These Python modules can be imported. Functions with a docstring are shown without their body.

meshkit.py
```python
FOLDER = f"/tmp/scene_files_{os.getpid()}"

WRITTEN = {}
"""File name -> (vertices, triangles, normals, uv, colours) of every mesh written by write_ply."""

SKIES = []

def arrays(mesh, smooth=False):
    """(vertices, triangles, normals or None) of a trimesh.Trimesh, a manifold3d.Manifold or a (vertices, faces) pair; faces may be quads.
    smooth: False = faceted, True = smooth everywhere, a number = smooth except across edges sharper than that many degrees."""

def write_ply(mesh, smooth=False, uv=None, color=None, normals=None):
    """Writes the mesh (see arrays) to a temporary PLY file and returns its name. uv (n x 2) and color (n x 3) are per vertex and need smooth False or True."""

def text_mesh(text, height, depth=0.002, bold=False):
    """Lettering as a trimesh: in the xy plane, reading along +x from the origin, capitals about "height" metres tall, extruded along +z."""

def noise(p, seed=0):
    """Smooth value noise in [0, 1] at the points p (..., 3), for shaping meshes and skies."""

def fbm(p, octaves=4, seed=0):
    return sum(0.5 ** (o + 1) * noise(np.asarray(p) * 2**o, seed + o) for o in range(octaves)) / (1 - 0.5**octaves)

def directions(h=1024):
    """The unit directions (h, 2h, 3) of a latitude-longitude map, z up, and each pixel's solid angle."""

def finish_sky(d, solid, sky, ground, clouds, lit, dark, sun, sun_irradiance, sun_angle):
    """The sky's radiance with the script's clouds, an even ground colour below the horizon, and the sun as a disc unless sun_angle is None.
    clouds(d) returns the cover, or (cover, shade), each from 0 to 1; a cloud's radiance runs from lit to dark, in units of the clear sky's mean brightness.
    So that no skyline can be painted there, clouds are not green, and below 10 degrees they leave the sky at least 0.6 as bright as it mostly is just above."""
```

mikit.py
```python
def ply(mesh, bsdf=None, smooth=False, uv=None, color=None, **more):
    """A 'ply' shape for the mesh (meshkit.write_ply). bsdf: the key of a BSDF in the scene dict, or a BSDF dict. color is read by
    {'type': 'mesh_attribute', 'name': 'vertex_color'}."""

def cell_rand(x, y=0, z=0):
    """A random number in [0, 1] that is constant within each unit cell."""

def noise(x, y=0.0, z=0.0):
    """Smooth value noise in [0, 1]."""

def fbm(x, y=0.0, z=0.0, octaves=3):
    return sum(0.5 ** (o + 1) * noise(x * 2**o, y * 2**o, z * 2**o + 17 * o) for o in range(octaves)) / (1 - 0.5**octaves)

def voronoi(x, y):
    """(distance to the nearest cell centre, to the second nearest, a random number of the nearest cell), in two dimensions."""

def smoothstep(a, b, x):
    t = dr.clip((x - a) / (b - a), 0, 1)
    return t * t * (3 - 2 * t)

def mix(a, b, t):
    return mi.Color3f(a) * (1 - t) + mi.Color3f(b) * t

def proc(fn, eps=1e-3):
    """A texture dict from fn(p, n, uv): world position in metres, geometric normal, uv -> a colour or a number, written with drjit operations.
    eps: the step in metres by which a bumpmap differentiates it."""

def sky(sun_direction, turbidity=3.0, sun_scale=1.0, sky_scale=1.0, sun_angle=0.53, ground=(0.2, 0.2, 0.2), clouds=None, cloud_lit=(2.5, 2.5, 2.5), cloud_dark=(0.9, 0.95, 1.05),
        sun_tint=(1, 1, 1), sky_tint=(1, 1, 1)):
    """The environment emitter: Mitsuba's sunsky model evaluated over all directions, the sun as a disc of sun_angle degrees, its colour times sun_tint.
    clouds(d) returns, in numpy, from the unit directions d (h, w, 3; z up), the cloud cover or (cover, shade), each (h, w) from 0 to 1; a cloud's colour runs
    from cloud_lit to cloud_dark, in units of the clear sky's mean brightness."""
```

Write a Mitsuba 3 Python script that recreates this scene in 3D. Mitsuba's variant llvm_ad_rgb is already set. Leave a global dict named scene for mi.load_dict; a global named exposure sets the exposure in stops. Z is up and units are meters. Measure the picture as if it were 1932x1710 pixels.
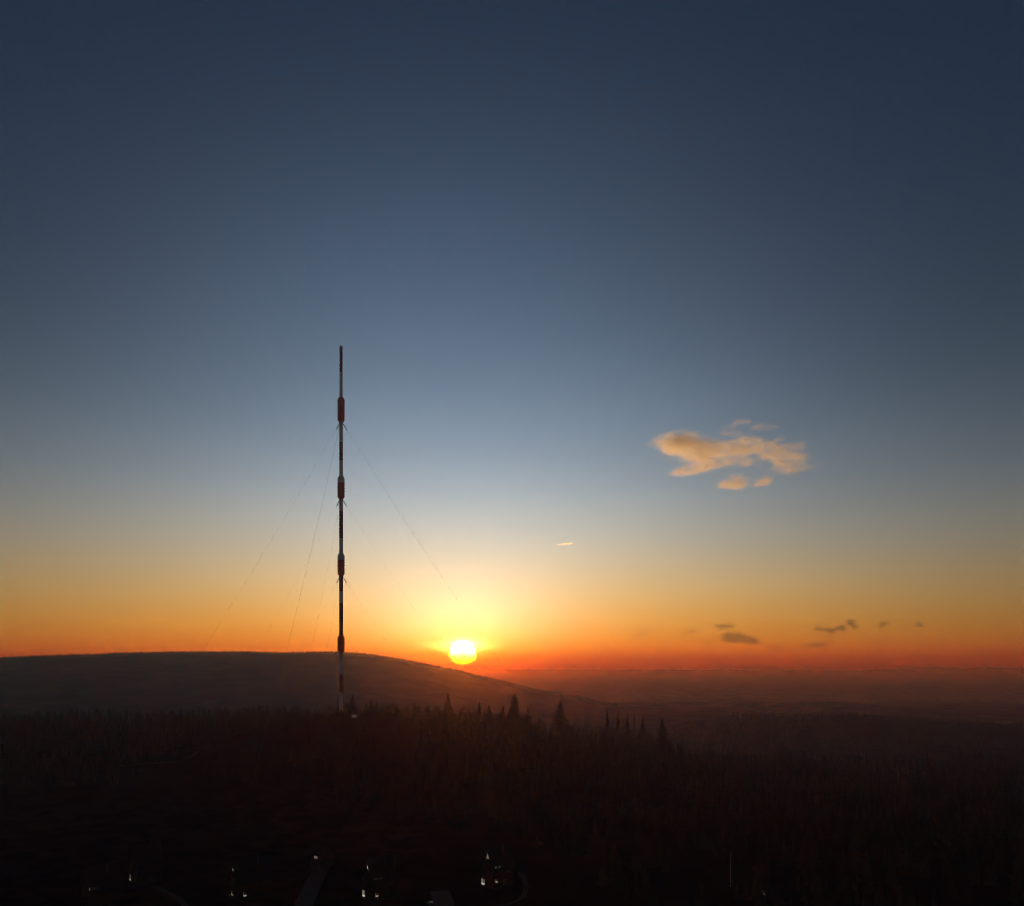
import math
import numpy as np, trimesh, mitsuba as mi, drjit as dr, mikit, meshkit
from mikit import ply, proc, noise, fbm, smoothstep, mix

scene, labels = {}, {}
T = mi.ScalarTransform4f

# ---------------------------------------------------------------- camera, sky, sun, exposure
EYE = np.array([0.0, 0.0, 80.0])
HZ = 1266.0                                  # row of the photograph that lies level with the eye
F = 1516.0                                   # focal length in pixels of the 1932 px wide photograph
exposure = 2.9
scene['haze_air'] = {'type': 'homogeneous', 'albedo': {'type': 'rgb', 'value': [0.96, 0.54, 0.40]},
                     'sigma_t': {'type': 'rgb', 'value': [0.62e-4, 2.0e-4, 4.2e-4]},
                     'phase': {'type': 'blendphase', 'weight': 0.16, 'phase_0': {'type': 'hg', 'g': 0.5}, 'phase_1': {'type': 'hg', 'g': 0.93}}}
scene['camera'] = {'type': 'perspective', 'fov_axis': 'x', 'fov': math.degrees(2 * math.atan(966 / F)),
                   'principal_point_offset_x': 0.0, 'principal_point_offset_y': -(HZ - 855) / 1710.0,
                   'near_clip': 0.5, 'far_clip': 2.0e5,
                   'to_world': T().look_at(origin=EYE.tolist(), target=[0, 100, 80], up=[0, 0, 1]),
                   'medium': {'type': 'ref', 'id': 'haze_air'}}
SUN = np.array([873 - 966, F, HZ - 1232.0]); SUN /= np.linalg.norm(SUN)

VEIL = (1.495, 0.1848, 22.4, 2.2, 10.08, 1.721, 14.21, 0.1)
LITC, WARMC, TINT = (340.7, 605.3, 1065), (60, 39.96, 0.05991), (0.08542, 0.166, 0.4086)

def bell(az, el, u, v, hw, hh, tilt=0.0):
    """Soft patch of the sky: centre and half sizes in degrees times 26.46 (1516 px focal length at the axis)."""
    a0, e0 = math.degrees(math.atan((u - 966) / F)), math.degrees(math.atan((HZ - v) / math.hypot(F, u - 966)))
    ka = math.cos(math.radians(a0)) ** 2 * 57.2958 / F
    x, y = (az - a0) / (hw * ka), (el - e0) / (hh * ka ** 0.5 * (57.2958 / F) ** 0.5)
    y = y + tilt * x
    return np.exp(-(x * x + y * y) ** 1.5)

# hw, hh in pixels of the photo at that place; a third of a degree is about 9 px
CLOUD_DARK = [(1386, 1204, 20, 8, 0.0, 1.0), (1412, 1209, 20, 7, 0.5, 1.0), (1363, 1183, 17, 5, -0.2, 0.75), (1208, 1199, 7, 4, 0, 0.8), (1219, 1189, 5, 3, 0, 0.6), (1335, 1213, 8, 3, 0, 0.75), (1300, 1191, 16, 4, 0, 0.5),
              (1545, 1188, 12, 4, 0.3, 0.85), (1567, 1190, 10, 4, -0.2, 0.8), (1588, 1184, 8, 5, 0.4, 0.8), (1605, 1175, 8, 5, 0, 0.85), (1614, 1185, 7, 3, 0, 0.7), (1668, 1178, 7, 3, 0, 0.75), (1733, 1178, 8, 3, 0, 0.65),
              (1537, 1218, 16, 4, 0, 0.85), (1055, 1226, 15, 3, 0, 0.95), (1142, 1225, 6, 3, 0, 0.8), (780, 1221, 40, 3, 0.25, 0.75), (803, 1214, 18, 3, 0.1, 0.6), (1255, 1220, 9, 3, 0, 0.6), (1460, 1222, 14, 3, 0, 0.5), (975, 1228, 8, 3, 0, 0.7)]
CLOUD_PALE = [(753, 1208, 20, 3, 0, 0.3), (792, 1210, 20, 3, 0, 0.3), (1406, 1219, 30, 3, 0, 0.3), (215, 1172, 14, 4, 0, 0.12), (250, 1175, 10, 4, 0, 0.14), (296, 1171, 18, 4, 0, 0.2), (345, 1179, 30, 3.5, 0.1, 0.14), (415, 1179, 16, 3.5, 0.3, 0.14)]

def veil(d):
    az = np.degrees(np.arctan2(d[..., 0], d[..., 1]))
    el = np.degrees(np.arcsin(np.clip(d[..., 2], -1, 1)))
    ang = np.degrees(np.arccos(np.clip(d @ SUN, -1, 1)))
    c0, c1, wa, wb, e0, eb, a2, a3 = VEIL
    low = np.exp(-(np.maximum(el, 0) / e0) ** eb)                       # the warm dust layer above the horizon
    tau = c1 * np.exp(-(ang / wa) ** wb) + c0 * low * (np.exp(-ang / a2) + a3)
    p = np.stack([az / 2.2, el / 1.1, 0 * az], -1)
    wx, wy = meshkit.fbm(p * 2.2, 3, 3) - 0.5, meshkit.fbm(p * 2.2, 3, 9) - 0.5
    fine = meshkit.fbm(p * 4.4, 3, 8)                                   # wisps and ragged edges
    near = (az > -40) & (az < 40) & (el < 25)
    dark, pale = np.zeros_like(el), np.zeros_like(el)
    for c in CLOUD_DARK: dark = np.maximum(dark, c[5] * bell(az + 0.5 * wx, el + 0.15 * wy, c[0], c[1], 1.15 * c[2], max(1.1 * c[3], 3.4), c[4]))
    for c in CLOUD_PALE: pale = np.maximum(pale, c[5] * bell(az, el, *c[:5]))
    dark = np.clip(dark * 1.5 - 0.9 * (0.62 - fine), 0, 0.8) * np.clip(dark * 8, 0, 1) * near
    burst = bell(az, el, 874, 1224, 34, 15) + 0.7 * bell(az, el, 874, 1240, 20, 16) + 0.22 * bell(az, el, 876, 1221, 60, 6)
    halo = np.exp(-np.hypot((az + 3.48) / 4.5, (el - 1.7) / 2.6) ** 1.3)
    glow = 2.6 * burst + 0.22 * halo                                   # glare and halo of the sun painted in as bright cloud cover
    streak = meshkit.fbm(np.stack([az / 22 + el / 40, el / 6, 0 * az], -1), 4, 23)
    tau = tau * (0.91 + 0.18 * streak)                                  # the high veil is faintly uneven
    clear = 1 - dark
    warm = tau * low * clear + pale * near          # dust lit orange
    cold = tau * (1 - low) * clear / 10                                 # high thin veil lit white
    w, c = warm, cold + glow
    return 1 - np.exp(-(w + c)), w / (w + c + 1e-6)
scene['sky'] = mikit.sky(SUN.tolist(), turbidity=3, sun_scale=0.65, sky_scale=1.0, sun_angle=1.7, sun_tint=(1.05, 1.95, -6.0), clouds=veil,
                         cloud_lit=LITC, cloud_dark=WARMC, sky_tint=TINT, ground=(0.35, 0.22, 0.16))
labels['sky'] = {'kind': 'structure'}

def structure(key, shape, label=None):
    scene[key] = shape
    labels[key] = {'kind': 'structure', **({'label': label} if label else {})}

# ---------------------------------------------------------------- terrain
def prof(us, vs, D, drop=0.0):
    """Ridge crest: pixel columns/rows of the photo at distance D -> arrays x, z."""
    x = (np.array(us, float) - 966) / F * D
    z = 80 - (np.array(vs, float) - HZ) / F * D - drop
    return x, z
R_NEAR = prof([-900, 0, 300, 560, 640, 700, 850, 960, 1050, 1150, 1250, 1320, 1420, 1600, 1932, 2900],
              [1352, 1346, 1346, 1342, 1345, 1338, 1340, 1350, 1366, 1382, 1402, 1416, 1430, 1436, 1444, 1460], 740, 17)
R_TWO = prof([-2000, 1000, 1150, 1220, 1290, 1350, 1420, 1600, 1750, 1850, 1932, 2900],
             [1500, 1480, 1430, 1400, 1372, 1355, 1347, 1345, 1353, 1361, 1367, 1420], 1750, 15)
R_BIG = prof([-2500, -600, 0, 120, 250, 350, 450, 550, 640, 700, 760, 800, 850, 900, 1000, 1100, 1170, 1290, 1450, 2400],
             [1320, 1256, 1243, 1238, 1233, 1231, 1230, 1232, 1230, 1235.5, 1244.5, 1251.5, 1261, 1273, 1298, 1316, 1333, 1380, 1450, 1600], 3500, 12)
R_FAR = prof([-4000, 900, 1400, 1620, 1690, 1760, 1850, 1950, 2100, 3000],
             [1264, 1264, 1265, 1265.5, 1263, 1261, 1260.4, 1261.6, 1261.4, 1264], 40000)
def n2(x, y, s, seed=0):
    return meshkit.fbm(np.stack([x / s, y / s, 0 * x], -1), 3, seed) - 0.5
def smax(a, b, k):
    h = np.clip(0.5 + 0.5 * (a - b) / k, 0, 1)
    return b + (a - b) * h + k * h * (1 - h)
def sst(a, b, x):
    t = np.clip((x - a) / (b - a), 0, 1); return t * t * (3 - 2 * t)
def interp(x, R): return np.interp(x, R[0], R[1])
def height(x, y):
    x, y = np.asarray(x, float), np.asarray(y, float)
    plain = -64 - 206 * sst(2500, 12000, np.hypot(x, y)) * (0.25 + 0.75 * sst(-0.6, 0.3, np.arctan2(y, np.abs(x) + 1)))
    plain = plain + 6 * n2(x, y, 5200, 5) * sst(4000, 12000, np.hypot(x, y))
    # near ground: the clearing with the houses rising to the near wooded crest
    c = interp(x * 740 / np.clip(y, 300, 2000), R_NEAR)
    t = sst(300, 740, y)
    near = c * t + (1 - t) * (-1.0 * sst(0, -200, y) * 10) + 1.6 * n2(x, y, 60, 1) * sst(310, 420, np.abs(y) + np.abs(x) * 0)
    back = sst(760, 1350, y)
    near = near * (1 - back) + back * (-70)
    two = interp(x, R_TWO); u = (y - 1750)
    two = -75 + (two + 75) * np.where(u < 0, sst(-900, 0, u), 1 - sst(0, 1500, u)) + 3 * n2(x, y, 90, 2)
    big = interp(x, R_BIG); u = (y - 3500)
    big = -60 + (big + 60) * np.where(u < 0, sst(-2100, 0, u), 1 - sst(0, 3500, u)) + 9 * n2(x, y, 420, 3) * sst(-60, -500, u) + 1.5 * n2(x, y, 80, 7)
    far = interp(x, R_FAR) + 60 * n2(x, y, 5200, 13); u = np.abs(y - 40000)
    far = -600 + (far + 600) * (1 - sst(1000, 9000, u))
    h = near + 33 * np.exp(-((x - (-118)) / 95) ** 2 - ((y - 572) / 75) ** 2)
    h = np.where(y > 900, smax(h, two, 8), h)
    h = np.where(y > 1500, smax(h, big, 8), h)
    h = smax(h, plain, 20) if False else np.where(y > 3500, np.maximum(big, plain), h)
    h = np.where(y > 12000, np.maximum(h, far), h)
    r = np.hypot(x, y)
    h = np.where(y < 250, h * sst(-400, 250, y) - 30 * sst(250, -2500, y) + 60 * n2(x, y, 1500, 9) * sst(-300, -3000, y), h)
    return h
az = np.concatenate([np.arange(-44, 44.01, 0.2), np.arange(47, 315.9, 3.0)]) * math.pi / 180
rr = np.concatenate([np.linspace(4, 700, 110), np.geomspace(706, 4200, 190), np.geomspace(4300, 33000, 55), np.linspace(34000, 45000, 36)])
def terrain():
    A, R = np.meshgrid(az, rr)
    x, y = R * np.sin(A), R * np.cos(A)
    v = np.stack([x, y, height(x, y)], -1).reshape(-1, 3)
    nr, na = A.shape
    i, j = np.meshgrid(np.arange(nr - 1), np.arange(na), indexing='ij')
    j2 = (j + 1) % na
    q = np.stack([i * na + j, i * na + j2, (i + 1) * na + j2, (i + 1) * na + j], -1).reshape(-1, 4)
    f = np.vstack([q[:, [0, 2, 1]], q[:, [0, 3, 2]]])
    v = np.vstack([v, [[0, 0, height(0, 0)]]])
    k = np.arange(na)
    f = np.vstack([f, np.stack([k * 0 + len(v) - 1, (k + 1) % na, k], 1)])
    return v, f

def ground_colour(p, n, uv):
    a = fbm(p.x * 0.02, p.y * 0.02, 0.0, 4)
    b = fbm(p.x * 0.15, p.y * 0.15, 3.0, 3)
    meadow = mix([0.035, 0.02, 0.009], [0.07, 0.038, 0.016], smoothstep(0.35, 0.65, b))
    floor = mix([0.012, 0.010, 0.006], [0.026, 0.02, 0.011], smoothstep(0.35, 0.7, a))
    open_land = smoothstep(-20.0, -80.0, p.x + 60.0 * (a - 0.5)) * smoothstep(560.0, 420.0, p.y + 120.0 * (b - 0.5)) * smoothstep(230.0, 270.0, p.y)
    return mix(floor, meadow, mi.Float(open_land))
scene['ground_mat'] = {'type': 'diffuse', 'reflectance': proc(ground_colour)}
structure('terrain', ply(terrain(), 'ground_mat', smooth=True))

# ---------------------------------------------------------------- materials
def mat(key, d, two=True):
    scene[key] = {'type': 'twosided', 'bsdf': d} if two else d
def paint(key, rgb, rough=0.45, var=0.12, freq=0.7, spec=None):
    lo, hi = [c * (1 - var) for c in rgb], [c * (1 + var) for c in rgb]
    mat(key, {'type': 'principled', 'base_color': proc(lambda p, n, uv: mix(lo, hi, fbm(p.x * freq, p.y * freq, p.z * freq, 3))), 'roughness': rough, 'specular': spec if spec is not None else (0.4 if rough < 0.6 else 0.08)})
def needles(p, n, uv):
    a = fbm(p.x * 0.05, p.y * 0.05, p.z * 0.05, 3)
    return mix([0.011, 0.014, 0.007], [0.026, 0.028, 0.012], smoothstep(0.3, 0.7, a))
mat('needle_mat', {'type': 'diffuse', 'reflectance': proc(needles)})
paint('bark_mat', (0.07, 0.05, 0.035), 0.9, 0.3, 3.0)
paint('dead_wood_mat', (0.11, 0.09, 0.075), 0.9, 0.3, 3.0)
paint('birch_mat', (0.42, 0.36, 0.24), 0.8, 0.25, 2.0)
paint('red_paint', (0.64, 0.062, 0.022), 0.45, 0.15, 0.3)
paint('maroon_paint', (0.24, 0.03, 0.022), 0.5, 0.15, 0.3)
paint('white_paint', (0.82, 0.80, 0.77), 0.45, 0.08, 0.3)
paint('dark_steel', (0.10, 0.10, 0.105), 0.5, 0.15, 0.8)
paint('timber_mat', (0.035, 0.02, 0.011), 0.75, 0.3, 1.2)
paint('plaster_mat', (0.04, 0.035, 0.03), 0.9, 0.1, 1.0)
paint('trim_mat', (0.10, 0.09, 0.08), 0.6, 0.08, 1.0)
paint('roof_mat', (0.014, 0.014, 0.016), 0.8, 0.15, 0.6)
paint('added_blind_mat', (0.05, 0.045, 0.04), 0.9, 0.1, 1.0)
paint('asphalt_mat', (0.018, 0.019, 0.022), 0.75, 0.2, 0.4)
paint('gravel_mat', (0.06, 0.036, 0.02), 0.95, 0.25, 0.8)
paint('car_mat', (0.03, 0.034, 0.04), 0.25, 0.05, 0.5)
paint('rubber_mat', (0.02, 0.02, 0.02), 0.8, 0.1, 2.0)
mat('glass_mat', {'type': 'principled', 'base_color': {'type': 'rgb', 'value': [0.02, 0.022, 0.026]}, 'roughness': 0.06, 'specular': 0.6})

# ---------------------------------------------------------------- mesh helpers
def cat(parts):
    """Joins (vertices, triangles) pairs."""
    vs, fs, at = [], [], 0
    for v, f in parts:
        v, f = np.asarray(v, float), np.asarray(f, int)
        if f.shape[1] == 4: f = np.vstack([f[:, [0, 1, 2]], f[:, [0, 2, 3]]])
        vs.append(v); fs.append(f + at); at += len(v)
    return np.vstack(vs), np.vstack(fs)
BOXF = np.array([[0, 2, 3, 1], [4, 5, 7, 6], [0, 1, 5, 4], [2, 6, 7, 3], [0, 4, 6, 2], [1, 3, 7, 5]])
def box(x0, x1, y0, y1, z0, z1):
    return np.array([[x, y, z] for x in (x0, x1) for y in (y0, y1) for z in (z0, z1)], float), BOXF[:, ::-1]
def lathe(rz, sides=20, centre=(0, 0)):
    a = np.arange(sides) * 2 * np.pi / sides
    v = np.vstack([np.stack([centre[0] + r * np.cos(a), centre[1] + r * np.sin(a), np.full(sides, z)], 1) for r, z in rz])
    f = [[k * sides + i, k * sides + (i + 1) % sides, (k + 1) * sides + (i + 1) % sides, (k + 1) * sides + i] for k in range(len(rz) - 1) for i in range(sides)]
    return v, np.array(f)
def tube(p, r, sides=6):
    """Polyline p (n, 3) with radius r (number or list)."""
    p = np.asarray(p, float); t = np.gradient(p, axis=0); t /= np.linalg.norm(t, axis=1, keepdims=True)
    a = np.cross(t, np.where(np.abs(t[:, 2:]) < 0.9, [0, 0, 1.0], [1.0, 0, 0])); a /= np.linalg.norm(a, axis=1, keepdims=True)
    b, w = np.cross(t, a), np.arange(sides) * 2 * np.pi / sides
    v = (p[:, None] + np.broadcast_to(r, len(p))[:, None, None] * (np.cos(w)[None, :, None] * a[:, None] + np.sin(w)[None, :, None] * b[:, None])).reshape(-1, 3)
    f = [[k * sides + i, k * sides + (i + 1) % sides, (k + 1) * sides + (i + 1) % sides, (k + 1) * sides + i] for k in range(len(p) - 1) for i in range(sides)]
    n = len(v); v = np.vstack([v, p[:1], p[-1:]])
    f3 = [[n, (i + 1) % sides, i] for i in range(sides)] + [[n + 1, n - sides + i, n - sides + (i + 1) % sides] for i in range(sides)]
    f = np.array(f)
    return v, np.vstack([f[:, [0, 1, 2]], f[:, [0, 2, 3]], f3])
def free(key):
    if key not in scene and key not in labels and not any(k.startswith(key + '__') for k in scene): return key
    k = 1
    while f'{key}_{k:03d}' in scene or f'{key}_{k:03d}' in labels or any(q.startswith(f'{key}_{k:03d}__') for q in scene): k += 1
    return f'{key}_{k:03d}'
def thing(name, label, category, group=None):
    key = free(name)
    labels[key] = {'label': label, 'category': category, **({'group': group} if group else {})}
    return key
def part(owner, name, mesh, m, smooth=False, label=None, **more):
    key = f'{owner}__{name}'; n = 0
    if 'emitter' in more:                         # a lamp must face outwards
        q, t = np.asarray(mesh[0]), np.asarray(mesh[1]); t = np.vstack([t[:, [0, 1, 2]], t[:, [0, 2, 3]]]) if t.shape[1] == 4 else t
        c = q.mean(0); w = np.einsum('ij,ij->i', np.cross(q[t[:, 1]] - q[t[:, 0]], q[t[:, 2]] - q[t[:, 0]]), q[t].mean(1) - c)
        mesh = (q, np.where((w < 0)[:, None], t[:, ::-1], t))
    while key in scene: n += 1; key = f'{owner}__{name}_{n:03d}'
    scene[key] = ply(mesh, m, smooth=smooth, **more)
    if label: labels[key] = {'label': label}
    return key
def ground(x, y): return float(height(np.array([x]), np.array([y]))[0])
def at(u, D): return (u - 966) / F * D        # where a plan position lies sideways at distance D

# ---------------------------------------------------------------- spruces
def spruce(rng, levels, blades, fat=0.2, lean=0.0, gap=0.0, tri=2):
    """Unit spruce (height 1, base radius fat): whorls of drooping branches with gaps, uneven lengths."""
    v, f = [], []
    top = 1.0
    for k in range(levels):
        t = (k + 0.5 * rng.random()) / levels                       # 0 at the tip
        z = top - 0.03 - t * 0.86
        R = fat * (0.12 + 0.95 * t ** 0.85) * rng.uniform(0.72, 1.15)
        a0 = rng.random() * 6.28
        for i in range(blades):
            if rng.random() < gap: continue
            a = a0 + (i + rng.uniform(-0.3, 0.3)) * 2 * np.pi / blades
            r = R * rng.uniform(0.6, 1.2)
            w = r * rng.uniform(0.36, 0.55) + 0.008
            droop = 0.045 + 0.45 * r * rng.uniform(0.5, 1.1)
            c, s = np.cos(a), np.sin(a)
            n = len(v)
            up = 0.9 / levels
            if tri == 1:
                v += [[c * 0.004 - s * 0.3 * w, s * 0.004 + c * 0.3 * w, z + up], [-c * 0 + s * w * .6 + c * r * .6, -c * w * .6 + s * r * .6, z - droop * .8], [c * r - s * w, s * r + c * w, z - droop]]
                f += [[n, n + 1, n + 2]]
            else:
                v += [[0, 0, z + up], [c * r * 0.62 - s * w, s * r * 0.62 + c * w, z - droop * 0.75], [c * r, s * r, z - droop * 0.55], [c * r * 0.62 + s * w, s * r * 0.62 - c * w, z - droop * 0.75]]
                f += [[n, n + 1, n + 2], [n, n + 2, n + 3]]
    n = len(v)
    v += [[0.006, 0, 0.93], [-0.006, 0.006, 0.93], [-0.003, -0.006, 0.93], [0, 0, 1.04]]
    f += [[n, n + 1, n + 3], [n + 1, n + 2, n + 3], [n + 2, n, n + 3]]
    v = np.array(v); v[:, 0] += lean * v[:, 2] ** 2
    return v, np.array(f)
def trunk_mesh(h, r0, r1=0.02, sides=5, rng=None, stubs=0):
    p = [[0, 0, -0.6], [0, 0, h * 0.5], [0, 0, h]]
    out = [tube(p, [r0, (r0 + r1) / 2, r1], sides)]
    for _ in range(stubs):
        z, a, L = h * rng.uniform(0.3, 0.97), rng.random() * 6.28, rng.uniform(0.5, 1.6)
        out.append(tube([[0, 0, z], [L * np.cos(a), L * np.sin(a), z + rng.uniform(-0.3, 0.4)]], [0.07, 0.025], 3))
    return cat(out)
def scatter(models, xyz, h, rng, squash=(0.8, 1.25)):
    """One mesh of copies of the unit models at xyz with heights h."""
    vs, fs, off = [], [], 0
    which = rng.integers(0, len(models), len(xyz))
    for m, (v, f) in enumerate(models):
        i = np.nonzero(which == m)[0]
        if not len(i): continue
        a, w = rng.random(len(i)) * 2 * np.pi, rng.uniform(*squash, len(i))
        c, s = np.cos(a)[:, None], np.sin(a)[:, None]
        hh = h[i][:, None]
        X = (v[None, :, 0] * c - v[None, :, 1] * s) * hh * w[:, None] + xyz[i, 0:1]
        Y = (v[None, :, 0] * s + v[None, :, 1] * c) * hh * w[:, None] + xyz[i, 1:2]
        Z = v[None, :, 2] * hh + xyz[i, 2:3]
        V = np.stack([X, Y, Z], -1)
        vs.append(V.reshape(-1, 3)); fs.append((f[None] + (np.arange(len(i)) * len(v))[:, None, None]).reshape(-1, 3) + off); off += V.shape[0] * V.shape[1]
    return np.vstack(vs), np.vstack(fs)
rng = np.random.default_rng(7)
def jitter_grid(x0, x1, y0, y1, step):
    x, y = np.meshgrid(np.arange(x0, x1, step), np.arange(y0, y1, step))
    x, y = x.ravel(), y.ravel()
    return x + rng.uniform(-0.48, 0.48, len(x)) * step, y + rng.uniform(-0.48, 0.48, len(x)) * step
def stuff(key, mesh, m, label, category):
    scene[key] = ply(mesh, m); labels[key] = {'kind': 'stuff', 'label': label, 'category': category}

MAST = (at(643.5, 590), 590.0)
HOUSES = []      # plan circles kept free of trees
CLEAR = [(MAST[0], MAST[1], 5), (at(668.5, 557), 557, 5), (at(696.5, 552), 552, 5), (at(669, 540), 543, 6), (at(697, 540), 540, 6)]
def open_ground(x, y):
    """True where the near slope is clear of forest."""
    u = 966 + x / y * F
    a = n2(x, y, 70, 11) * 90
    meadow = (y + a * 1.2 < np.interp(x, [-400, -120, -20, 20, 60, 400], [500, 470, 400, 330, 240, 230]))
    hole = np.zeros(len(x), bool)
    for cx, cy, r in CLEAR: hole |= (x - cx) ** 2 + (y - cy) ** 2 < r * r
    return meadow | hole
near_models = [spruce(np.random.default_rng(i), 12, 7, rnd, gap=0.12) for i, rnd in enumerate([0.2, 0.26, 0.17, 0.23])]
mid_models = [spruce(np.random.default_rng(20 + i), 8, 5, rnd, gap=0.08) for i, rnd in enumerate([0.2, 0.25, 0.17])]
far_models = [spruce(np.random.default_rng(40 + i), 5, 5, rnd, tri=1) for i, rnd in enumerate([0.19, 0.22])]

x, y = jitter_grid(-620, 680, 235, 850, 6.4)
keep = (np.abs(x) < 0.72 * y + 25) & ~open_ground(x, y) & (rng.random(len(x)) < 0.5 + 1.6 * n2(x, y, 38, 21))
x, y = x[keep], y[keep]
h = 6 + 10 * rng.random(len(x)) ** 1.2 + 9 * n2(x, y, 60, 31)
crest = y > 640
knoll = np.exp(-((x + 118) / 95) ** 2 - ((y - 572) / 75) ** 2); h = h * (1 - 0.5 * knoll)
h = np.maximum(np.where(crest, h * 1.28 + 1.5 * (rng.random(len(x)) > 0.93), h), 4)
xyz = np.stack([x, y, height(x, y) - 0.3], 1)
n1 = y < 430
stuff('spruce_forest', cat([scatter(near_models, xyz[n1], h[n1], rng), scatter(mid_models, xyz[~n1], h[~n1], rng)]), 'needle_mat', 'dark spruce forest covering the near slope around the tall mast', 'forest')

x, y = jitter_grid(150, 1500, 1330, 1800, 8.0)
keep = (np.abs(x) < 0.75 * y) & (rng.random(len(x)) < 0.85)
x, y = x[keep], y[keep]
h = 9 + 8 * rng.random(len(x))
stuff('ridge_forest', scatter(mid_models, np.stack([x, y, height(x, y) - 0.3], 1), h, rng), 'needle_mat', 'dark wooded ridge in the middle distance at the right', 'forest')

x, y = jitter_grid(-2800, 1500, 3300, 3580, 8.0)
keep = np.abs(x) < 0.72 * y
x, y = x[keep], y[keep]
h = 7 + 9 * rng.random(len(x)) + 8 * n2(x, y, 160, 41)
stuff('hill_forest', scatter(far_models, np.stack([x, y, height(x, y) - 0.5], 1), np.maximum(h, 4), rng, (0.9, 1.4)), 'needle_mat', 'far spruce forest covering the long hill below the setting sun', 'forest')

# bare dead trunks on the ridge at the right, too many and too small to count
x = rng.uniform(at(1330, 1760), at(1900, 1760), 260); y = rng.uniform(1690, 1790, len(x))
x[:110] = rng.uniform(at(1360, 1760), at(1590, 1760), 110)
stick = trunk_mesh(1.0, 0.012, 0.005, 3)
stuff('dead_trunks', scatter([stick], np.stack([x, y, height(x, y)], 1), rng.uniform(13, 24, len(x)), rng, (1, 1.3)), 'dead_wood_mat', 'thin bare dead trunks standing along the ridge at the right', 'dead trees')

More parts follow.
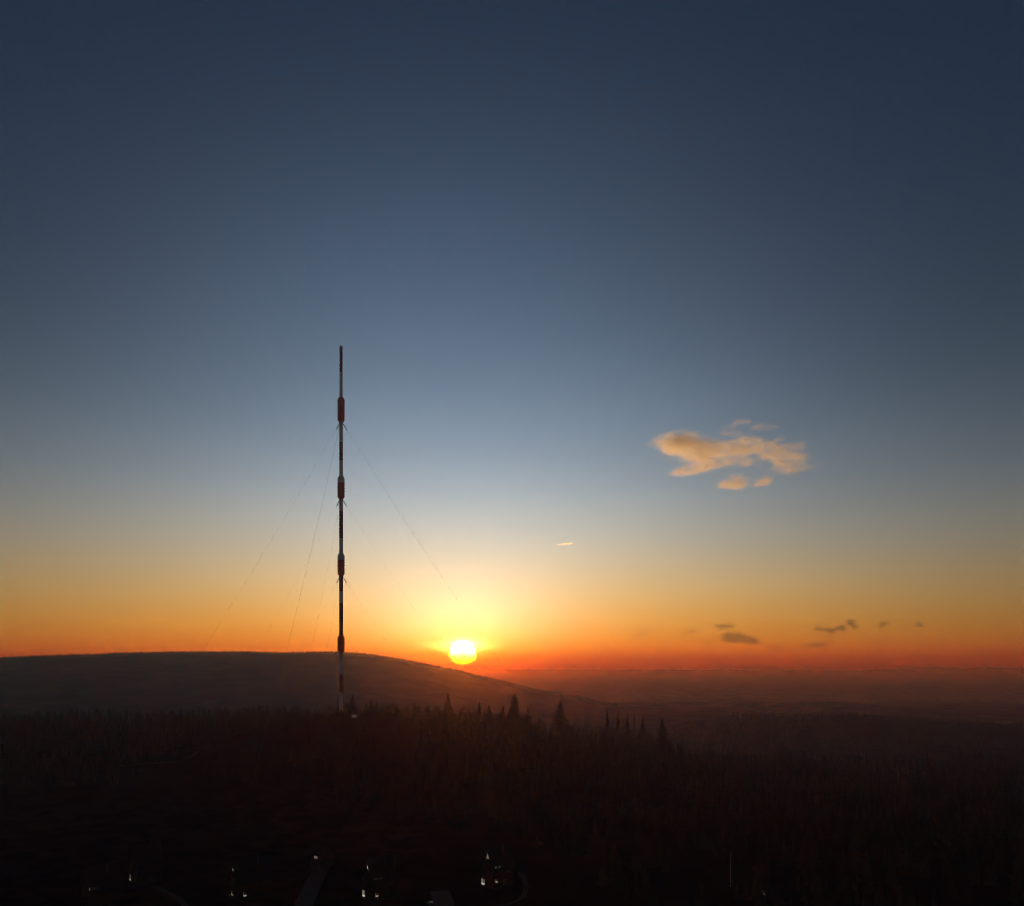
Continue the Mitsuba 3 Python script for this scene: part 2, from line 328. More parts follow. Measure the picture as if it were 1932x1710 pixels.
# trees that stand out one by one against the haze: (column, row of the tip, distance, height, width, kind, label)
SINGLE = [
 (970, 1308, 640, 23, 0.27, 'spruce', 'broad dense spruce with a pointed tip, tallest on the crest right of the sun'),
 (1056, 1321, 620, 23, 0.30, 'ragged', 'ragged open-crowned spruce with uneven boughs, right of the broad dense spruce on the crest'),
 (846, 1306, 680, 19, 0.17, 'spruce', 'narrow dark spruce standing on the crest straight below the sun'),
 (781, 1324, 690, 14, 0.18, 'spruce', 'small spruce on the crest between the tall mast and the spruce below the sun'),
 (665, 1309, 700, 17, 0.16, 'spruce', 'slim spruce tip just right of the tall mast shaft on the crest'),
 (700, 1318, 710, 14, 0.2, 'spruce', 'second spruce tip to the right of the tall mast on the crest'),
 (740, 1322, 700, 14, 0.19, 'ragged', 'thin ragged spruce halfway between the tall mast and the sun on the crest'),
 (904, 1324, 670, 15, 0.15, 'spruce', 'slim spruce between the broad dense spruce and the one below the sun'),
 (922, 1329, 660, 14, 0.2, 'spruce', 'short bushy spruce two places left of the broad dense spruce'),
 (949, 1330, 655, 13, 0.16, 'spruce', 'short slim spruce close to the left of the broad dense spruce'),
 (995, 1330, 640, 17, 0.2, 'ragged', 'smaller spruce with a tufted top close to the right of the broad dense spruce'),
 (1213, 1353, 600, 18, 0.17, 'spruce', 'narrow spruce among dead trunks on the slope falling right from the crest'),
 (1250, 1356, 580, 19, 0.22, 'spruce', 'broad-based spruce, rightmost of the trees standing out against the hazy valley'),
 (1146, 1335, 620, 21, 0.11, 'ragged', 'very thin spruce with a sparse crown, first to the right of the bare tall trunk'),
 (1166, 1333, 615, 21, 0.08, 'ragged', 'almost bare needle-thin spruce, second to the right of the bare tall trunk'),
 (1184, 1343, 605, 19, 0.12, 'ragged', 'sparse thin spruce just left of the bare trunk beside the narrow spruce'),
 (1084, 1343, 610, 19, 0.0, 'dead', 'tall bare dead trunk right of the ragged open-crowned spruce'),
 (1105, 1344, 615, 17, 0.0, 'dead', 'thin bare dead trunk, left one of a close pair beyond the tall bare trunk'),
 (1109, 1346, 625, 17, 0.0, 'dead', 'thin bare dead trunk, right one of a close pair beyond the tall bare trunk'),
 (1197, 1344, 600, 20, 0.0, 'dead', 'bare dead trunk just left of the narrow spruce on the falling slope'),
 (1120, 1354, 600, 15, 0.0, 'dead', 'short bare dead trunk right of the close pair of trunks'),
 (1276, 1378, 560, 15, 0.0, 'dead', 'short dead trunk, last of all before the dark ridge at the right begins'),
]
for i, (u, v, D, hh, fat, kind, lab) in enumerate(SINGLE):
    r = np.random.default_rng(100 + i)
    px, pz = at(u, D), 80 - (v - HZ) / F * D
    g = ground(px, D)
    hh = pz - g if 8 < pz - g < 34 else hh
    base = np.array([px, D, pz - hh])
    if kind == 'dead':
        t = thing('dead_trunk', lab, 'dead tree')
        m = trunk_mesh(hh, 0.34, 0.1, 6, r, 16)
        scene[t] = ply((m[0] + base, m[1]), 'dead_wood_mat')
        continue
    t = thing('spruce_tree', lab, 'tree')
    m = trunk_mesh(hh * 0.96, 0.28, 0.03, 6)
    part(t, 'trunk', (m[0] + base, m[1]), 'bark_mat')
    cr = spruce(r, 20 if kind == 'spruce' else 13, 9 if kind == 'spruce' else 6, max(fat * 1.3, 0.1), r.uniform(-0.02, 0.02), 0.08 if kind == 'spruce' else 0.38)
    part(t, 'crown', (cr[0] * hh + base, cr[1]), 'needle_mat')

# ---------------------------------------------------------------- the tall mast
def zv(v): return 80 - (v - HZ) / F * 590
mast = thing('broadcast_mast', 'very tall guyed tubular mast in red and white bands with four thick drums', 'mast')
gz = ground(*MAST)
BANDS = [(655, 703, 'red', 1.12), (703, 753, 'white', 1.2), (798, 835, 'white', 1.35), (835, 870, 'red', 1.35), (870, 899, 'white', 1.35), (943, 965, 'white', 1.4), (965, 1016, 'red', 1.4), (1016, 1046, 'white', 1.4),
         (1088, 1116, 'red', 1.42), (1116, 1138, 'white', 1.42), (1138, 1200, 'red', 1.42), (1233, 1273, 'white', 1.45), (1273, 1307, 'red', 1.45), (1307, 1341, 'white', 1.45), (1341, None, 'dark', 1.45)]  # darkness round the foot is put into the colour of the last section
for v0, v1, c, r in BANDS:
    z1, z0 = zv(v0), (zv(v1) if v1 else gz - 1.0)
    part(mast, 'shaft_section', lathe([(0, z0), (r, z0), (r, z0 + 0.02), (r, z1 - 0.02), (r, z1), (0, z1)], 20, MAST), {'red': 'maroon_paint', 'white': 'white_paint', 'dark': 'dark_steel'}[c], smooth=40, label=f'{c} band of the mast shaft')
DRUMS = [(751, 798, None), (899, 943, 911.5), (1045, 1088, 1057), (1199, 1233, None)]
for v0, v1, split in DRUMS:
    z1, z0, R = zv(v0), zv(v1), 2.62
    zs = zv(split) if split else z1 - 1.7
    d = part(mast, 'drum', lathe([(1.5, z0), (1.6, z0 + 0.9), (2.1, z0 + 1.0), (R, z0 + 1.9), (R, zs if split else z1 - 1.7), (R if split else 1.75, zs if split else z1)] + ([] if split else [(1.4, z1)]), 24, MAST), 'red_paint', smooth=30,
             label='red drum on the mast shaft' + (' with a white upper rim' if split else ''))
    if split:
        part(d, 'upper_rim', lathe([(R, zs), (R, z1 - 1.7), (1.75, z1), (1.4, z1)], 24, MAST), 'white_paint', smooth=30)
    rail = [lathe([(R + 0.06, z), (R + 0.06, z + 0.07), (R, z + 0.07)], 24, MAST) for z in (z0 + 1.95, (z0 + z1) / 2, z1 - 1.8)]
    part(d, 'hoop', cat(rail), 'dark_steel')
for k in range(3):
    a = k * 2.1 + 0.4
    b = np.array([MAST[0] + 0.8 * math.cos(a), MAST[1] + 0.8 * math.sin(a), zv(655)])
    part(mast, 'aerial', tube([b - [0, 0, 0.5], b + [0, 0, 1.3]], 0.16, 6), 'dark_steel')
part(mast, 'ladder', cat([tube([[MAST[0] + 1.6, MAST[1] - 0.55 + s, gz], [MAST[0] + 1.6, MAST[1] - 0.55 + s, zv(1234)]], 0.06, 4) for s in (0, 0.6)]), 'dark_steel')
GUYS = [(150, 225, 0), (30, 195, 0), (266, 178, 0), (150, 150, 1), (30, 140, 1), (266, 120, 1), (150, 95, 2), (30, 90, 2), (266, 80, 2), (150, 60, 3), (30, 58, 3), (266, 52, 3)]
ZG = [zv(799), zv(944), zv(1089), zv(1235)]
for deg, R, k in GUYS:
    a = math.radians(deg)
    d = np.array([math.cos(a), math.sin(a)])
    p0 = np.array([MAST[0] + d[0] * 1.4, MAST[1] + d[1] * 1.4, ZG[k]])
    fx, fy = MAST[0] + d[0] * R, MAST[1] + d[1] * R
    p1 = np.array([fx, fy, ground(fx, fy) + 0.5])
    t = np.linspace(0, 1, 25)[:, None]
    line = p0 + (p1 - p0) * t
    line[:, 2] -= 4 * 0.018 * np.linalg.norm(p1 - p0) * (t * (1 - t))[:, 0]
    part(mast, 'guy_wire', tube(line, 0.022 if k else 0.05, 4), 'dark_steel')
    q = line[0] + (line[1] - line[0]) / np.linalg.norm(line[1] - line[0]) * np.array([[0.2], [5.2]])
    part(mast, 'insulator', tube(q, [0.3, 0.3], 8), 'dark_steel')

# huts of the mast station; a glow is added to panes for pale glints
def pane_glow(rgb): return {'type': 'area', 'radiance': {'type': 'rgb', 'value': rgb}}
FAINT, LIT, DIM, WARM = [0.03, 0.027, 0.023], [0.075, 0.069, 0.062], [0.036, 0.032, 0.028], [0.06, 0.042, 0.015]
for (u, v, D, lab) in [(668.5, 1352, 556, 'small pale station hut with an added window glow, just right of the mast foot'), (696.5, 1362, 552, 'small pale station hut with an added window glow, farther right of the mast foot')]:
    t = thing('station_hut', lab, 'hut')
    cx = at(u, D); zc = 80 - (v - HZ) / F * D
    g = min(ground(cx, D), zc - 1.6)
    part(t, 'wall', box(cx - 2.2, cx + 2.2, D, D + 4, g - 0.5, zc + 1.0), 'plaster_mat')
    part(t, 'roof', box(cx - 2.5, cx + 2.5, D - 0.3, D + 4.3, zc + 1.0, zc + 1.25), 'roof_mat')
    w = part(t, 'window', cat([box(cx - 0.75, cx + 0.75, D - 0.06, D, zc - 0.62, zc - 0.5), box(cx - 0.75, cx + 0.75, D - 0.06, D, zc + 0.5, zc + 0.62), box(cx - 0.75, cx - 0.6, D - 0.06, D, zc - 0.5, zc + 0.5), box(cx + 0.6, cx + 0.75, D - 0.06, D, zc - 0.5, zc + 0.5)]), 'trim_mat')
    part(w, 'pane', box(cx - 0.6, cx + 0.6, D - 0.03, D - 0.002, zc - 0.5, zc + 0.5), 'glass_mat', emitter=pane_glow([0.05, 0.042, 0.038]))

# tiny lattice mast on the far hill
t = thing('lattice_mast', 'tiny thin lattice mast on the far ridge left of the setting sun', 'mast')
cx, D = at(767, 3450), 3450.0; g = ground(cx, D); H = 80 - (1238 - HZ) / F * D - g
legs = [tube([[cx + 2.4 * c, D + 2.4 * s, g - 1], [cx + 0.5 * c, D + 0.5 * s, g + H]], [0.4, 0.25], 4) for c, s in ((1, 0), (-0.5, 0.87), (-0.5, -0.87))]
part(t, 'leg', legs[0], 'dark_steel'); part(t, 'leg', legs[1], 'dark_steel'); part(t, 'leg', legs[2], 'dark_steel')
br = []
for k in range(12):
    f0, f1 = k / 12, (k + 1) / 12
    for (c, s), (c2, s2) in zip(((1, 0), (-0.5, 0.87), (-0.5, -0.87)), ((-0.5, 0.87), (-0.5, -0.87), (1, 0))):
        r0, r1 = 2.4 - 1.9 * f0, 2.4 - 1.9 * f1
        br.append(tube([[cx + r0 * c, D + r0 * s, g + H * f0], [cx + r1 * c2, D + r1 * s2, g + H * f1]], 0.15, 3))
part(t, 'bracing', cat(br), 'dark_steel')

CLOUD_LIT = [(1283, 838, 40, 18, 0.15, 1.0), (1318, 850, 55, 22, 0.1, 0.8), (1370, 846, 52, 22, 0.0, 0.62), (1310, 884, 42, 9, -0.5, 0.55), (1355, 876, 38, 8, -0.5, 0.55),
             (1462, 848, 60, 20, 0.35, 0.42), (1492, 872, 42, 20, 0.0, 0.36), (1430, 870, 60, 22, 0.0, 0.22), (1386, 908, 26, 9, 0.2, 0.62), (1436, 909, 18, 9, -0.2, 0.45), (1418, 806, 62, 13, 0.0, 0.16), (1420, 805, 9, 6, 0, 0.12), (1458, 807, 9, 4, 0, 0.1)]

# the one sunlit cloud: a ragged body of mist 25 km off, above and outside the haze; columns and rows of the photo give its outline in metres there
def cloud_grid(D=25000.0, depth=700.0):
    m = D / F                                                           # metres per pixel there
    u, v = np.linspace(1205, 1560, 190), np.linspace(940, 778, 90)      # low to high
    yy = np.linspace(-1, 1, 20)
    V, Y, U = np.meshgrid(v, yy, u, indexing='ij')
    q = np.stack([U * m / 900, Y * depth / 1500, V * m / 480], -1)
    wx, wz = meshkit.fbm(q * 0.8, 3, 3) - 0.5, meshkit.fbm(q * 0.8, 3, 9) - 0.5
    env = np.zeros_like(U)
    for cu, cv, hw, hh, tilt, w in CLOUD_LIT:
        x = (U + 26 * wx - cu) / hw
        y = (cv - V - 22 * wz) / hh + tilt * x
        env = np.maximum(env, w * np.exp(-(x * x + y * y) ** 1.5))
    fine = meshkit.fbm(q * np.array([2.6, 2.6, 2.6]), 4, 8)
    d = np.clip(env * 1.15 - 2.1 * (0.58 - fine), 0, 1) * np.clip(env * 5, 0, 1) * np.exp(-(Y / (0.25 + 0.7 * env)) ** 2)
    return d, ((1205 - 966) * m, (1560 - 966) * m, D - depth, D + depth, 80 + (HZ - 940) * m, 80 + (HZ - 778) * m)
dens, (x0, x1, y0, y1, z0, z1) = cloud_grid()
scene['cloud_mist'] = {'type': 'heterogeneous', 'albedo': {'type': 'rgb', 'value': [0.999, 0.999, 0.999]}, 'scale': 0.0040,
                       'sigma_t': {'type': 'gridvolume', 'grid': mi.VolumeGrid(dens[..., None].astype(np.float32)), 'to_world': T().translate([x0, y0, z0]).scale([x1 - x0, y1 - y0, z1 - z0])},
                       'phase': {'type': 'hg', 'g': 0.75}}
t = thing('cloud', 'ragged orange lit cloud alone in the blue sky at the right', 'cloud')
scene[t] = {'type': 'cube', 'to_world': T().translate([(x0 + x1) / 2, (y0 + y1) / 2, (z0 + z1) / 2]).scale([(x1 - x0) / 2, (y1 - y0) / 2, (z1 - z0) / 2]), 'bsdf': {'type': 'null'}, 'interior': {'type': 'ref', 'id': 'cloud_mist'}}

# contrail: a thin body of bright ice mist far off, above and outside the haze
scene['ice_mist'] = {'type': 'homogeneous', 'albedo': {'type': 'rgb', 'value': [0.999, 0.999, 0.999]}, 'sigma_t': 0.03, 'phase': {'type': 'hg', 'g': 0.9}}
D = 30000.0
ca, cb = (np.array([at(u, D), D, 80 - (v - HZ) / F * D]) for u, v in ((1051, 1028.4), (1080, 1025.2)))
tt = np.linspace(0, 1, 14)
t = thing('contrail', 'short thin bright contrail in the pale sky between the setting sun and the lit cloud', 'contrail')
scene[t] = ply(tube(ca + (cb - ca) * tt[:, None], 7 + 18 * np.clip(tt * 2.5, 0, 1) ** 0.7 * np.clip((1.03 - tt) * 6, 0.2, 1) ** 0.5, 10), {'type': 'null'}, interior={'type': 'ref', 'id': 'ice_mist'})

# ---------------------------------------------------------------- chalets
def chalet(u, v_ground, v_peak, lab, gw=3.4, L=9.5, eave=0.54, turn=45, lit=(), D=None, chim=True):
    """Gabled timber house; its gable end looks left and towards us. lit: (column, row, kind) of the lit windows on its two near walls."""
    t = thing('chalet', lab, 'house', 'timber holiday houses in the clearing')
    D = D or 80 * F / (v_ground - HZ)
    P = np.array([at(u, D), D, 80 - (v_ground - HZ) / F * D])
    Hp = (v_ground - v_peak) / F * D
    He = Hp * eave
    a = math.radians(turn)
    g, e = np.array([-math.sin(a), -math.cos(a)]), np.array([math.cos(a), -math.sin(a)])    # gable normal, along the gable to the right
    def W(v):                                    # local (across the gable, into the house, up) -> world
        v = np.asarray(v, float)
        return np.stack([P[0] + v[:, 0] * e[0] - v[:, 1] * g[0], P[1] + v[:, 0] * e[1] - v[:, 1] * g[1], P[2] + v[:, 2]], -1)
    def put(owner, name, mesh, m, **k): return part(owner, name, (W(mesh[0]), mesh[1]), m, **k)
    pent = np.array([[-gw, -1.5], [gw, -1.5], [gw, He], [0, Hp - 0.25], [-gw, He]])
    v = np.array([[x, 0, z] for x, z in pent] + [[x, L, z] for x, z in pent])
    f = [[0, 1, 2], [0, 2, 4], [2, 3, 4], [5, 7, 6], [5, 9, 7], [7, 9, 8]] + [q for i in range(5) for q in ([i, 5 + i, 5 + (i + 1) % 5], [i, 5 + (i + 1) % 5, (i + 1) % 5])]
    wall = put(t, 'wall', (v, np.array(f)), 'timber_mat')
    put(wall, 'plinth', box(-gw - 0.06, gw + 0.06, -0.06, L + 0.06, -1.5, 0.7), 'plaster_mat')
    sl = (Hp - He) / gw; o, th = 0.7, 0.22
    def slope(s):
        x0, x1 = 0.0, s * (gw + o)
        z0, z1 = Hp, Hp - sl * (gw + o)
        return np.array([[x0, -o, z0], [x1, -o, z1], [x1, L + o, z1], [x0, L + o, z0], [x0, -o, z0 - th], [x1, -o, z1 - th], [x1, L + o, z1 - th], [x0, L + o, z0 - th]]), np.array([[0, 1, 2, 3], [4, 7, 6, 5], [0, 4, 5, 1], [1, 5, 6, 2], [2, 6, 7, 3], [3, 7, 4, 0]])
    for s in (-1, 1):
        rf = put(t, 'roof_slope', slope(s), 'roof_mat')
        n = 15
        seams = []
        for k in range(1, n):
            yy = -o + (L + 2 * o) * k / n
            x1 = s * (gw + o)
            seams.append((np.array([[0, yy - 0.03, Hp], [0, yy + 0.03, Hp], [0, yy + 0.03, Hp + 0.06], [0, yy - 0.03, Hp + 0.06], [x1, yy - 0.03, Hp - sl * (gw + o)], [x1, yy + 0.03, Hp - sl * (gw + o)], [x1, yy + 0.03, Hp - sl * (gw + o) + 0.06], [x1, yy - 0.03, Hp - sl * (gw + o) + 0.06]]),
                          np.array([[0, 1, 2, 3], [4, 7, 6, 5], [0, 4, 5, 1], [1, 5, 6, 2], [2, 6, 7, 3], [3, 7, 4, 0]])))
        put(rf, 'seams', cat(seams), 'roof_mat')
        x1 = s * (gw + o)
        put(t, 'barge_board', (np.array([[0, -o - 0.08, Hp + 0.05], [x1, -o - 0.08, Hp - sl * (gw + o) + 0.05], [x1, -o - 0.08, Hp - sl * (gw + o) - 0.35], [0, -o - 0.08, Hp - 0.35], [0, -o - 0.003, Hp + 0.05], [x1, -o - 0.003, Hp - sl * (gw + o) + 0.05], [x1, -o - 0.003, Hp - sl * (gw + o) - 0.35], [0, -o - 0.003, Hp - 0.35]]),
                                 np.array([[0, 1, 2, 3], [4, 7, 6, 5], [0, 4, 5, 1], [1, 5, 6, 2], [2, 6, 7, 3], [3, 7, 4, 0]])), 'timber_mat')
    put(t, 'ridge_cap', box(-0.22, 0.22, -o, L + o, Hp - 0.05, Hp + 0.12), 'roof_mat')
    if chim:
        c = put(t, 'chimney', box(0.7, 1.5, L * 0.62, L * 0.62 + 0.8, He, Hp + 0.9), 'plaster_mat')
        put(c, 'cap', box(0.6, 1.6, L * 0.62 - 0.1, L * 0.62 + 0.9, Hp + 0.9, Hp + 1.02), 'roof_mat')
    def face(q, side):                            # window-local (along, out, up) -> house-local, on the gable (0) or the long right wall (1)
        q = np.asarray(q, float)
        return np.stack([q[:, 0], -q[:, 1], q[:, 2]], -1) if side == 0 else np.stack([gw + q[:, 1], q[:, 0], q[:, 2]], -1)
    def window(side, c, z, w, h, rgb, style):
        fr = 0.09
        ring = cat([box(c - w / 2, c + w / 2, 0.0, 0.08, z - h / 2 - fr, z - h / 2), box(c - w / 2, c + w / 2, 0.0, 0.08, z + h / 2, z + h / 2 + fr), box(c - w / 2 - fr, c - w / 2, 0.0, 0.08, z - h / 2 - fr, z + h / 2 + fr), box(c + w / 2, c + w / 2 + fr, 0.0, 0.08, z - h / 2 - fr, z + h / 2 + fr)])
        wd = put(t, 'window' if style != 'door' else 'terrace_door', (face(ring[0], side), ring[1]), 'trim_mat')
        p = box(c - w / 2, c + w / 2, 0.003, 0.03, z - h / 2, z + h / 2)
        k = put(wd, 'pane', (face(p[0], side), p[1]), 'glass_mat', **({'emitter': pane_glow(rgb)} if rgb else {}))
        if rgb and style == 'door':               # blinds added to cut the pane glow into edge and bottom strips
            for s in (-1, 1):
                b = box(c + (s - 1) * w / 4 + 0.13, c + (s + 1) * w / 4 - 0.13, 0.031, 0.05, z - h / 2 + 0.55, z + h / 2)
                put(wd, 'added_blind', (face(b[0], side), b[1]), 'added_blind_mat')
        if rgb and style == 'low':  # blind added to leave only an angled strip of glow
            b = box(c - w / 2 + 0.12, c + w / 2 - (0.0 if side else 0.0), 0.031, 0.05, z - h / 2 + 0.5, z + h / 2)
            put(wd, 'added_blind', (face(b[0], side), b[1]), 'added_blind_mat')
        s = box(c - w / 2 - 0.15, c + w / 2 + 0.15, 0.0, 0.16, z - h / 2 - fr - 0.06, z - h / 2 - fr)
        put(wd, 'sill', (face(s[0], side), s[1]), 'trim_mat')
    used = []
    for (uu, vv, style, rgb) in lit:
        # ray from the eye through that column and row, met with the gable wall or the long wall
        d = np.array([(uu - 966) / F, 1.0, -(vv - HZ) / F])
        best = None
        for side in (0, 1):
            n = np.array([*(g if side == 0 else e), 0.0]); o0 = np.array([P[0], P[1], P[2]]) if side == 0 else np.array([P[0] + gw * e[0], P[1] + gw * e[1], P[2]])
            s_ = (n @ (o0 - EYE)) / (n @ d); X = EYE + d * s_ - np.array([P[0], P[1], P[2]])
            c = X[:2] @ e if side == 0 else -(X[:2] @ g)
            lim = (-gw + 0.6, gw - 0.6) if side == 0 else (0.9, L - 0.9)
            off = max(lim[0] - c, c - lim[1], 0)
            if best is None or off < best[0]: best = (off, side, min(max(c, lim[0]), lim[1]), X[2])
        _, side, c, z = best
        w, h = {'door': (1.7, 2.1), 'low': (1.1, 1.3), 'apex': (0.75, 0.8), 'eye': (0.55, 0.9)}[style]
        if style == 'apex': side = 0; z = Hp - 1.9; c = 0.0
        if style == 'eye': side = 0; z = Hp - 2.95; c = -0.5 if uu < u else 0.5
        if style == 'low': z = z + 0.35
        if style == 'door': z = max(z + 0.7, 1.85)
        window(side, c, z, w, h, rgb, style); used.append((side, c, z))
    for side, c, z in ((0, -1.8, He * 0.75), (0, 1.7, 2.0), (1, L * 0.3, 2.0), (1, L * 0.75, He - 1.6), (1, L * 0.55, 2.0)):
        if all(q[0] != side or abs(q[1] - c) > 1.9 or abs(q[2] - z) > 2.2 for q in used): window(side, c, z, 1.1, 1.3, None, 'low'); used.append((side, c, z))
    return P

def apex(u, v, rgb=LIT, eyes=LIT): return [(u, v, 'apex', rgb), (u - 3, v + 6, 'eye', eyes), (u + 3, v + 6, 'eye', eyes)]
chalet(695, 1699, 1622, 'timber house left of the parked car, with a lit double door and lit gable windows', lit=apex(695, 1627) + [(683, 1693, 'door', LIT), (708, 1664, 'low', DIM), (719, 1662, 'low', LIT), (711, 1691, 'low', DIM)])
chalet(921, 1676, 1603, 'timber house right of the parked car, highest in the picture of the lit houses', lit=apex(921, 1608, DIM, DIM) + [(910, 1668, 'door', LIT), (934, 1641, 'low', LIT), (944, 1639, 'low', LIT), (937, 1664, 'low', DIM)])
chalet(441, 1698, 1626, 'timber house with a row of three lit ground-floor windows', L=13, lit=apex(441, 1631, LIT, DIM) + [(422, 1689, 'low', DIM), (438, 1688, 'low', DIM), (462, 1690, 'low', DIM)])
chalet(160, 1722, 1638, 'leftmost timber house, near the lower left corner of the picture', L=10, lit=apex(162, 1643, DIM, DIM) + [(167, 1682, 'low', LIT), (179, 1681, 'low', DIM)])
chalet(251, 1668, 1591, 'timber house second from the left, farther back, with one lit gable window', lit=apex(251, 1596, DIM, None) + [(239, 1670, 'door', DIM)])
chalet(596, 1640, 1604, 'small low timber hut beyond the road with two small lit windows', gw=3.0, L=7, eave=0.6, turn=30, lit=[(590.5, 1622, 'eye', DIM), (601.5, 1623, 'eye', DIM)], chim=False)
chalet(1440, 1722, 1676, 'timber house at the lower edge, alone among the trees at the right', L=9, turn=40, lit=apex(1430, 1691, FAINT, None), chim=False)

# ---------------------------------------------------------------- roads and paths
def ribbon(pts, width, lift):
    p = np.array(pts, float); n = 40
    k = np.linspace(0, len(p) - 1, n)
    from scipy.interpolate import CubicSpline
    q = CubicSpline(np.arange(len(p)), p)(k)
    t = np.gradient(q, axis=0); t /= np.linalg.norm(t, axis=1, keepdims=True)
    nn = np.stack([-t[:, 1], t[:, 0]], 1)
    cols = np.linspace(-0.5, 0.5, 5)
    xy = q[:, None] + nn[:, None] * (cols * width)[None, :, None]
    z = height(xy[..., 0], xy[..., 1]) + lift
    v = np.concatenate([xy, z[..., None]], -1).reshape(-1, 3)
    f = [[i * 5 + j, i * 5 + j + 1, (i + 1) * 5 + j + 1, (i + 1) * 5 + j] for i in range(n - 1) for j in range(4)]
    m = trimesh.Trimesh(v, np.vstack([np.array(f)[:, [0, 1, 2]], np.array(f)[:, [0, 2, 3]]]), process=False)
    if m.face_normals[:, 2].mean() < 0: m.invert()
    return m
def G(u, v): D = 80 * F / (v - HZ); return (at(u, D), D)
structure('road', ply(ribbon([G(612, 1628), G(600, 1652), G(586, 1680), G(572, 1712), G(560, 1745), G(540, 1800)], 6.5, 0.16), 'asphalt_mat'), 'grey asphalt lane running down between the houses')
structure('road_001', ply(ribbon([G(828, 1682), G(836, 1700), G(842, 1730), G(850, 1790)], 7.0, 0.16), 'asphalt_mat'), 'grey asphalt forecourt where the car is parked')
structure('path', ply(ribbon([G(862, 1722), G(930, 1712), G(980, 1698), G(992, 1672), G(980, 1648)], 2.0, 0.2), 'gravel_mat'), 'narrow path curving round the right-hand house')
structure('path_001', ply(ribbon([G(420, 1475), G(370, 1490), G(330, 1496), G(250, 1492), G(180, 1500)], 3.0, 0.25), 'gravel_mat'), 'faint brown track across the meadow at the left')
structure('path_002', ply(ribbon([G(290, 1672), G(320, 1688), G(345, 1704), G(360, 1740)], 2.4, 0.2), 'gravel_mat'), 'brown path between the two left houses')

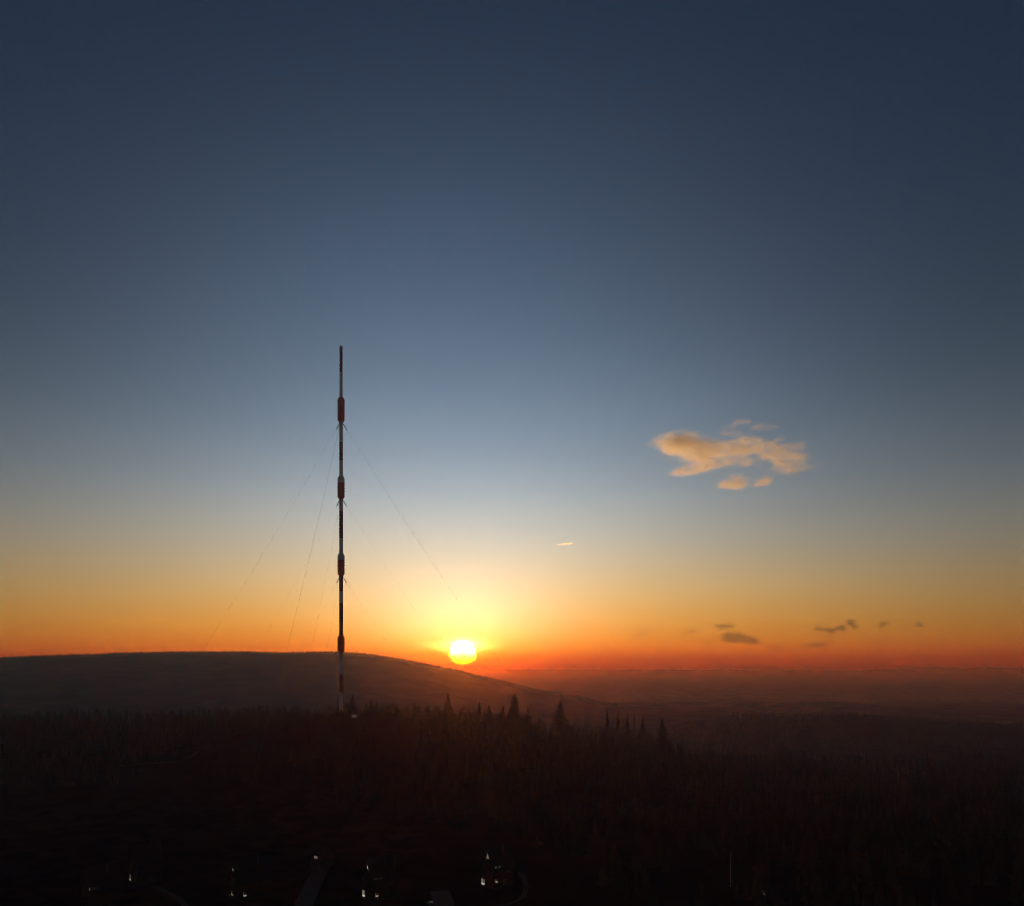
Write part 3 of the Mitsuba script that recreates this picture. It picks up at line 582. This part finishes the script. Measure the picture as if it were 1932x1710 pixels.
# ---------------------------------------------------------------- parked car
def car(cx, cy, yaw):
    t = thing('parked_car', 'dark estate car parked on the grey forecourt between two houses', 'car')
    g = ground(cx, cy) + 0.2
    c, s = math.cos(yaw), math.sin(yaw)
    def W(m):
        v = np.asarray(m[0], float)
        return np.stack([cx + v[:, 0] * c - v[:, 1] * s, cy + v[:, 0] * s + v[:, 1] * c, g + v[:, 2]], -1), m[1]
    def loft(rings):
        n = len(rings[0]); v = np.vstack(rings)
        f = [[k * n + i, k * n + (i + 1) % n, (k + 1) * n + (i + 1) % n, (k + 1) * n + i] for k in range(len(rings) - 1) for i in range(n)]
        f = np.array(f); f = np.vstack([f[:, [0, 1, 2]], f[:, [0, 2, 3]]])
        e = len(v) - n
        caps = [[0, i + 1, i] for i in range(1, n - 1)] + [[e, e + i, e + i + 1] for i in range(1, n - 1)]
        return v, np.vstack([f, caps])
    def ring(y, w, z0, z1, r=0.12): return np.array([[-w + r, y, z0], [w - r, y, z0], [w, y, z0 + r], [w, y, z1 - r], [w - r, y, z1], [-w + r, y, z1], [-w, y, z1 - r], [-w, y, z0 + r]])
    body = part(t, 'body', W(loft([ring(-2.25, 0.78, 0.42, 0.85), ring(-2.15, 0.86, 0.3, 0.98), ring(-1.2, 0.9, 0.26, 1.0), ring(0.9, 0.9, 0.26, 0.98), ring(1.9, 0.86, 0.28, 0.86), ring(2.2, 0.76, 0.4, 0.68)])), 'car_mat')
    part(t, 'cabin', W(loft([ring(-2.12, 0.74, 0.9, 1.02, 0.04), ring(-1.75, 0.68, 0.9, 1.42, 0.1), ring(-0.4, 0.68, 0.9, 1.5, 0.1), ring(0.3, 0.68, 0.9, 1.45, 0.1), ring(1.05, 0.74, 0.9, 1.0, 0.04)])), 'glass_mat', label='dark glazed cabin of the car')
    part(t, 'roof', W(loft([ring(-1.78, 0.66, 1.43, 1.49, 0.02), ring(-0.4, 0.66, 1.49, 1.545, 0.02), ring(0.28, 0.64, 1.45, 1.5, 0.02)])), 'car_mat')
    for sx in (-1, 1):
        part(t, 'roof_rail', W(tube([[sx * 0.6, -1.6, 1.56], [sx * 0.6, 0.1, 1.56]], 0.03, 5)), 'trim_mat')
        part(t, 'tail_lamp', W(box(sx * 0.72 - 0.12, sx * 0.72 + 0.12, -2.24, -2.17, 0.72, 0.92)), 'red_paint')
        part(t, 'headlamp', W(box(sx * 0.62 - 0.14, sx * 0.62 + 0.14, 2.1, 2.19, 0.56, 0.68)), 'trim_mat')
        for yy in (-1.38, 1.36):
            a = np.arange(16) * np.pi / 8
            wv = np.vstack([[[sx * x, yy + r * math.cos(q), 0.32 + r * math.sin(q)] for q in a] for x, r in ((0.66, 0.32), (0.9, 0.32), (0.91, 0.2))] + [[[sx * 0.9, yy, 0.32]]])
            wf = [[k * 16 + i, k * 16 + (i + 1) % 16, (k + 1) * 16 + (i + 1) % 16] for k in range(2) for i in range(16)] + [[k * 16 + i, (k + 1) * 16 + (i + 1) % 16, (k + 1) * 16 + i] for k in range(2) for i in range(16)] + [[32 + i, 32 + (i + 1) % 16, 48] for i in range(16)]
            part(t, 'wheel', W((wv, np.array(wf))), 'rubber_mat')
    part(t, 'rear_window_frame', W(box(-0.6, 0.6, -2.16, -2.13, 0.98, 1.0)), 'trim_mat')
car(at(813, 273), 273.0, math.radians(18))

# pale bare trunk and a pole among the dark trees
t = thing('birch_tree', 'slender pale bare birch trunk standing alone in the dark wood at the right', 'tree')
D = 298.0; cx = at(1378, D); g = 80 - (1653 - HZ) / F * D
r = np.random.default_rng(5)
m = tube([[cx, D, min(g, ground(cx, D)) - 0.5], [cx + 0.1, D, g + 4], [cx - 0.05, D, g + 8.4]], [0.16, 0.12, 0.05], 7); part(t, 'trunk', m, 'birch_mat')
tw = []
for k in range(26):
    z, a, L = g + r.uniform(3.5, 8.2), r.random() * 6.28, r.uniform(0.7, 1.7)
    tw.append(tube([[cx, D, z], [cx + L * 0.6 * math.cos(a), D + L * 0.6 * math.sin(a), z + 0.8 * L], [cx + L * math.cos(a), D + L * math.sin(a), z + 1.0 * L]], [0.03, 0.02, 0.008], 3))
part(t, 'crown', cat(tw), 'bark_mat')
t = thing('flagpole', 'thin pale pole standing behind the house with the lit double door', 'pole')
D = 285.0; cx = at(744, D); g = ground(cx, D)
part(t, 'shaft', tube([[cx, D, g - 0.3], [cx, D, 80 - (1617 - HZ) / F * D]], [0.08, 0.05], 8), 'trim_mat')
part(t, 'finial', lathe([(0, 80 - (1617 - HZ) / F * D - 0.02), (0.1, 80 - (1617 - HZ) / F * D + 0.08), (0, 80 - (1617 - HZ) / F * D + 0.2)], 8, (cx, D)), 'trim_mat')

# ---------------------------------------------------------------- haze
scene['haze'] = {'type': 'cube', 'to_world': T().translate([0, 0, -135]).scale([46000, 46000, 485]),
                 'bsdf': {'type': 'null'}, 'interior': {'type': 'ref', 'id': 'haze_air'}}
labels['haze'] = {'kind': 'stuff', 'label': 'thin evening haze over the hills', 'category': 'haze'}
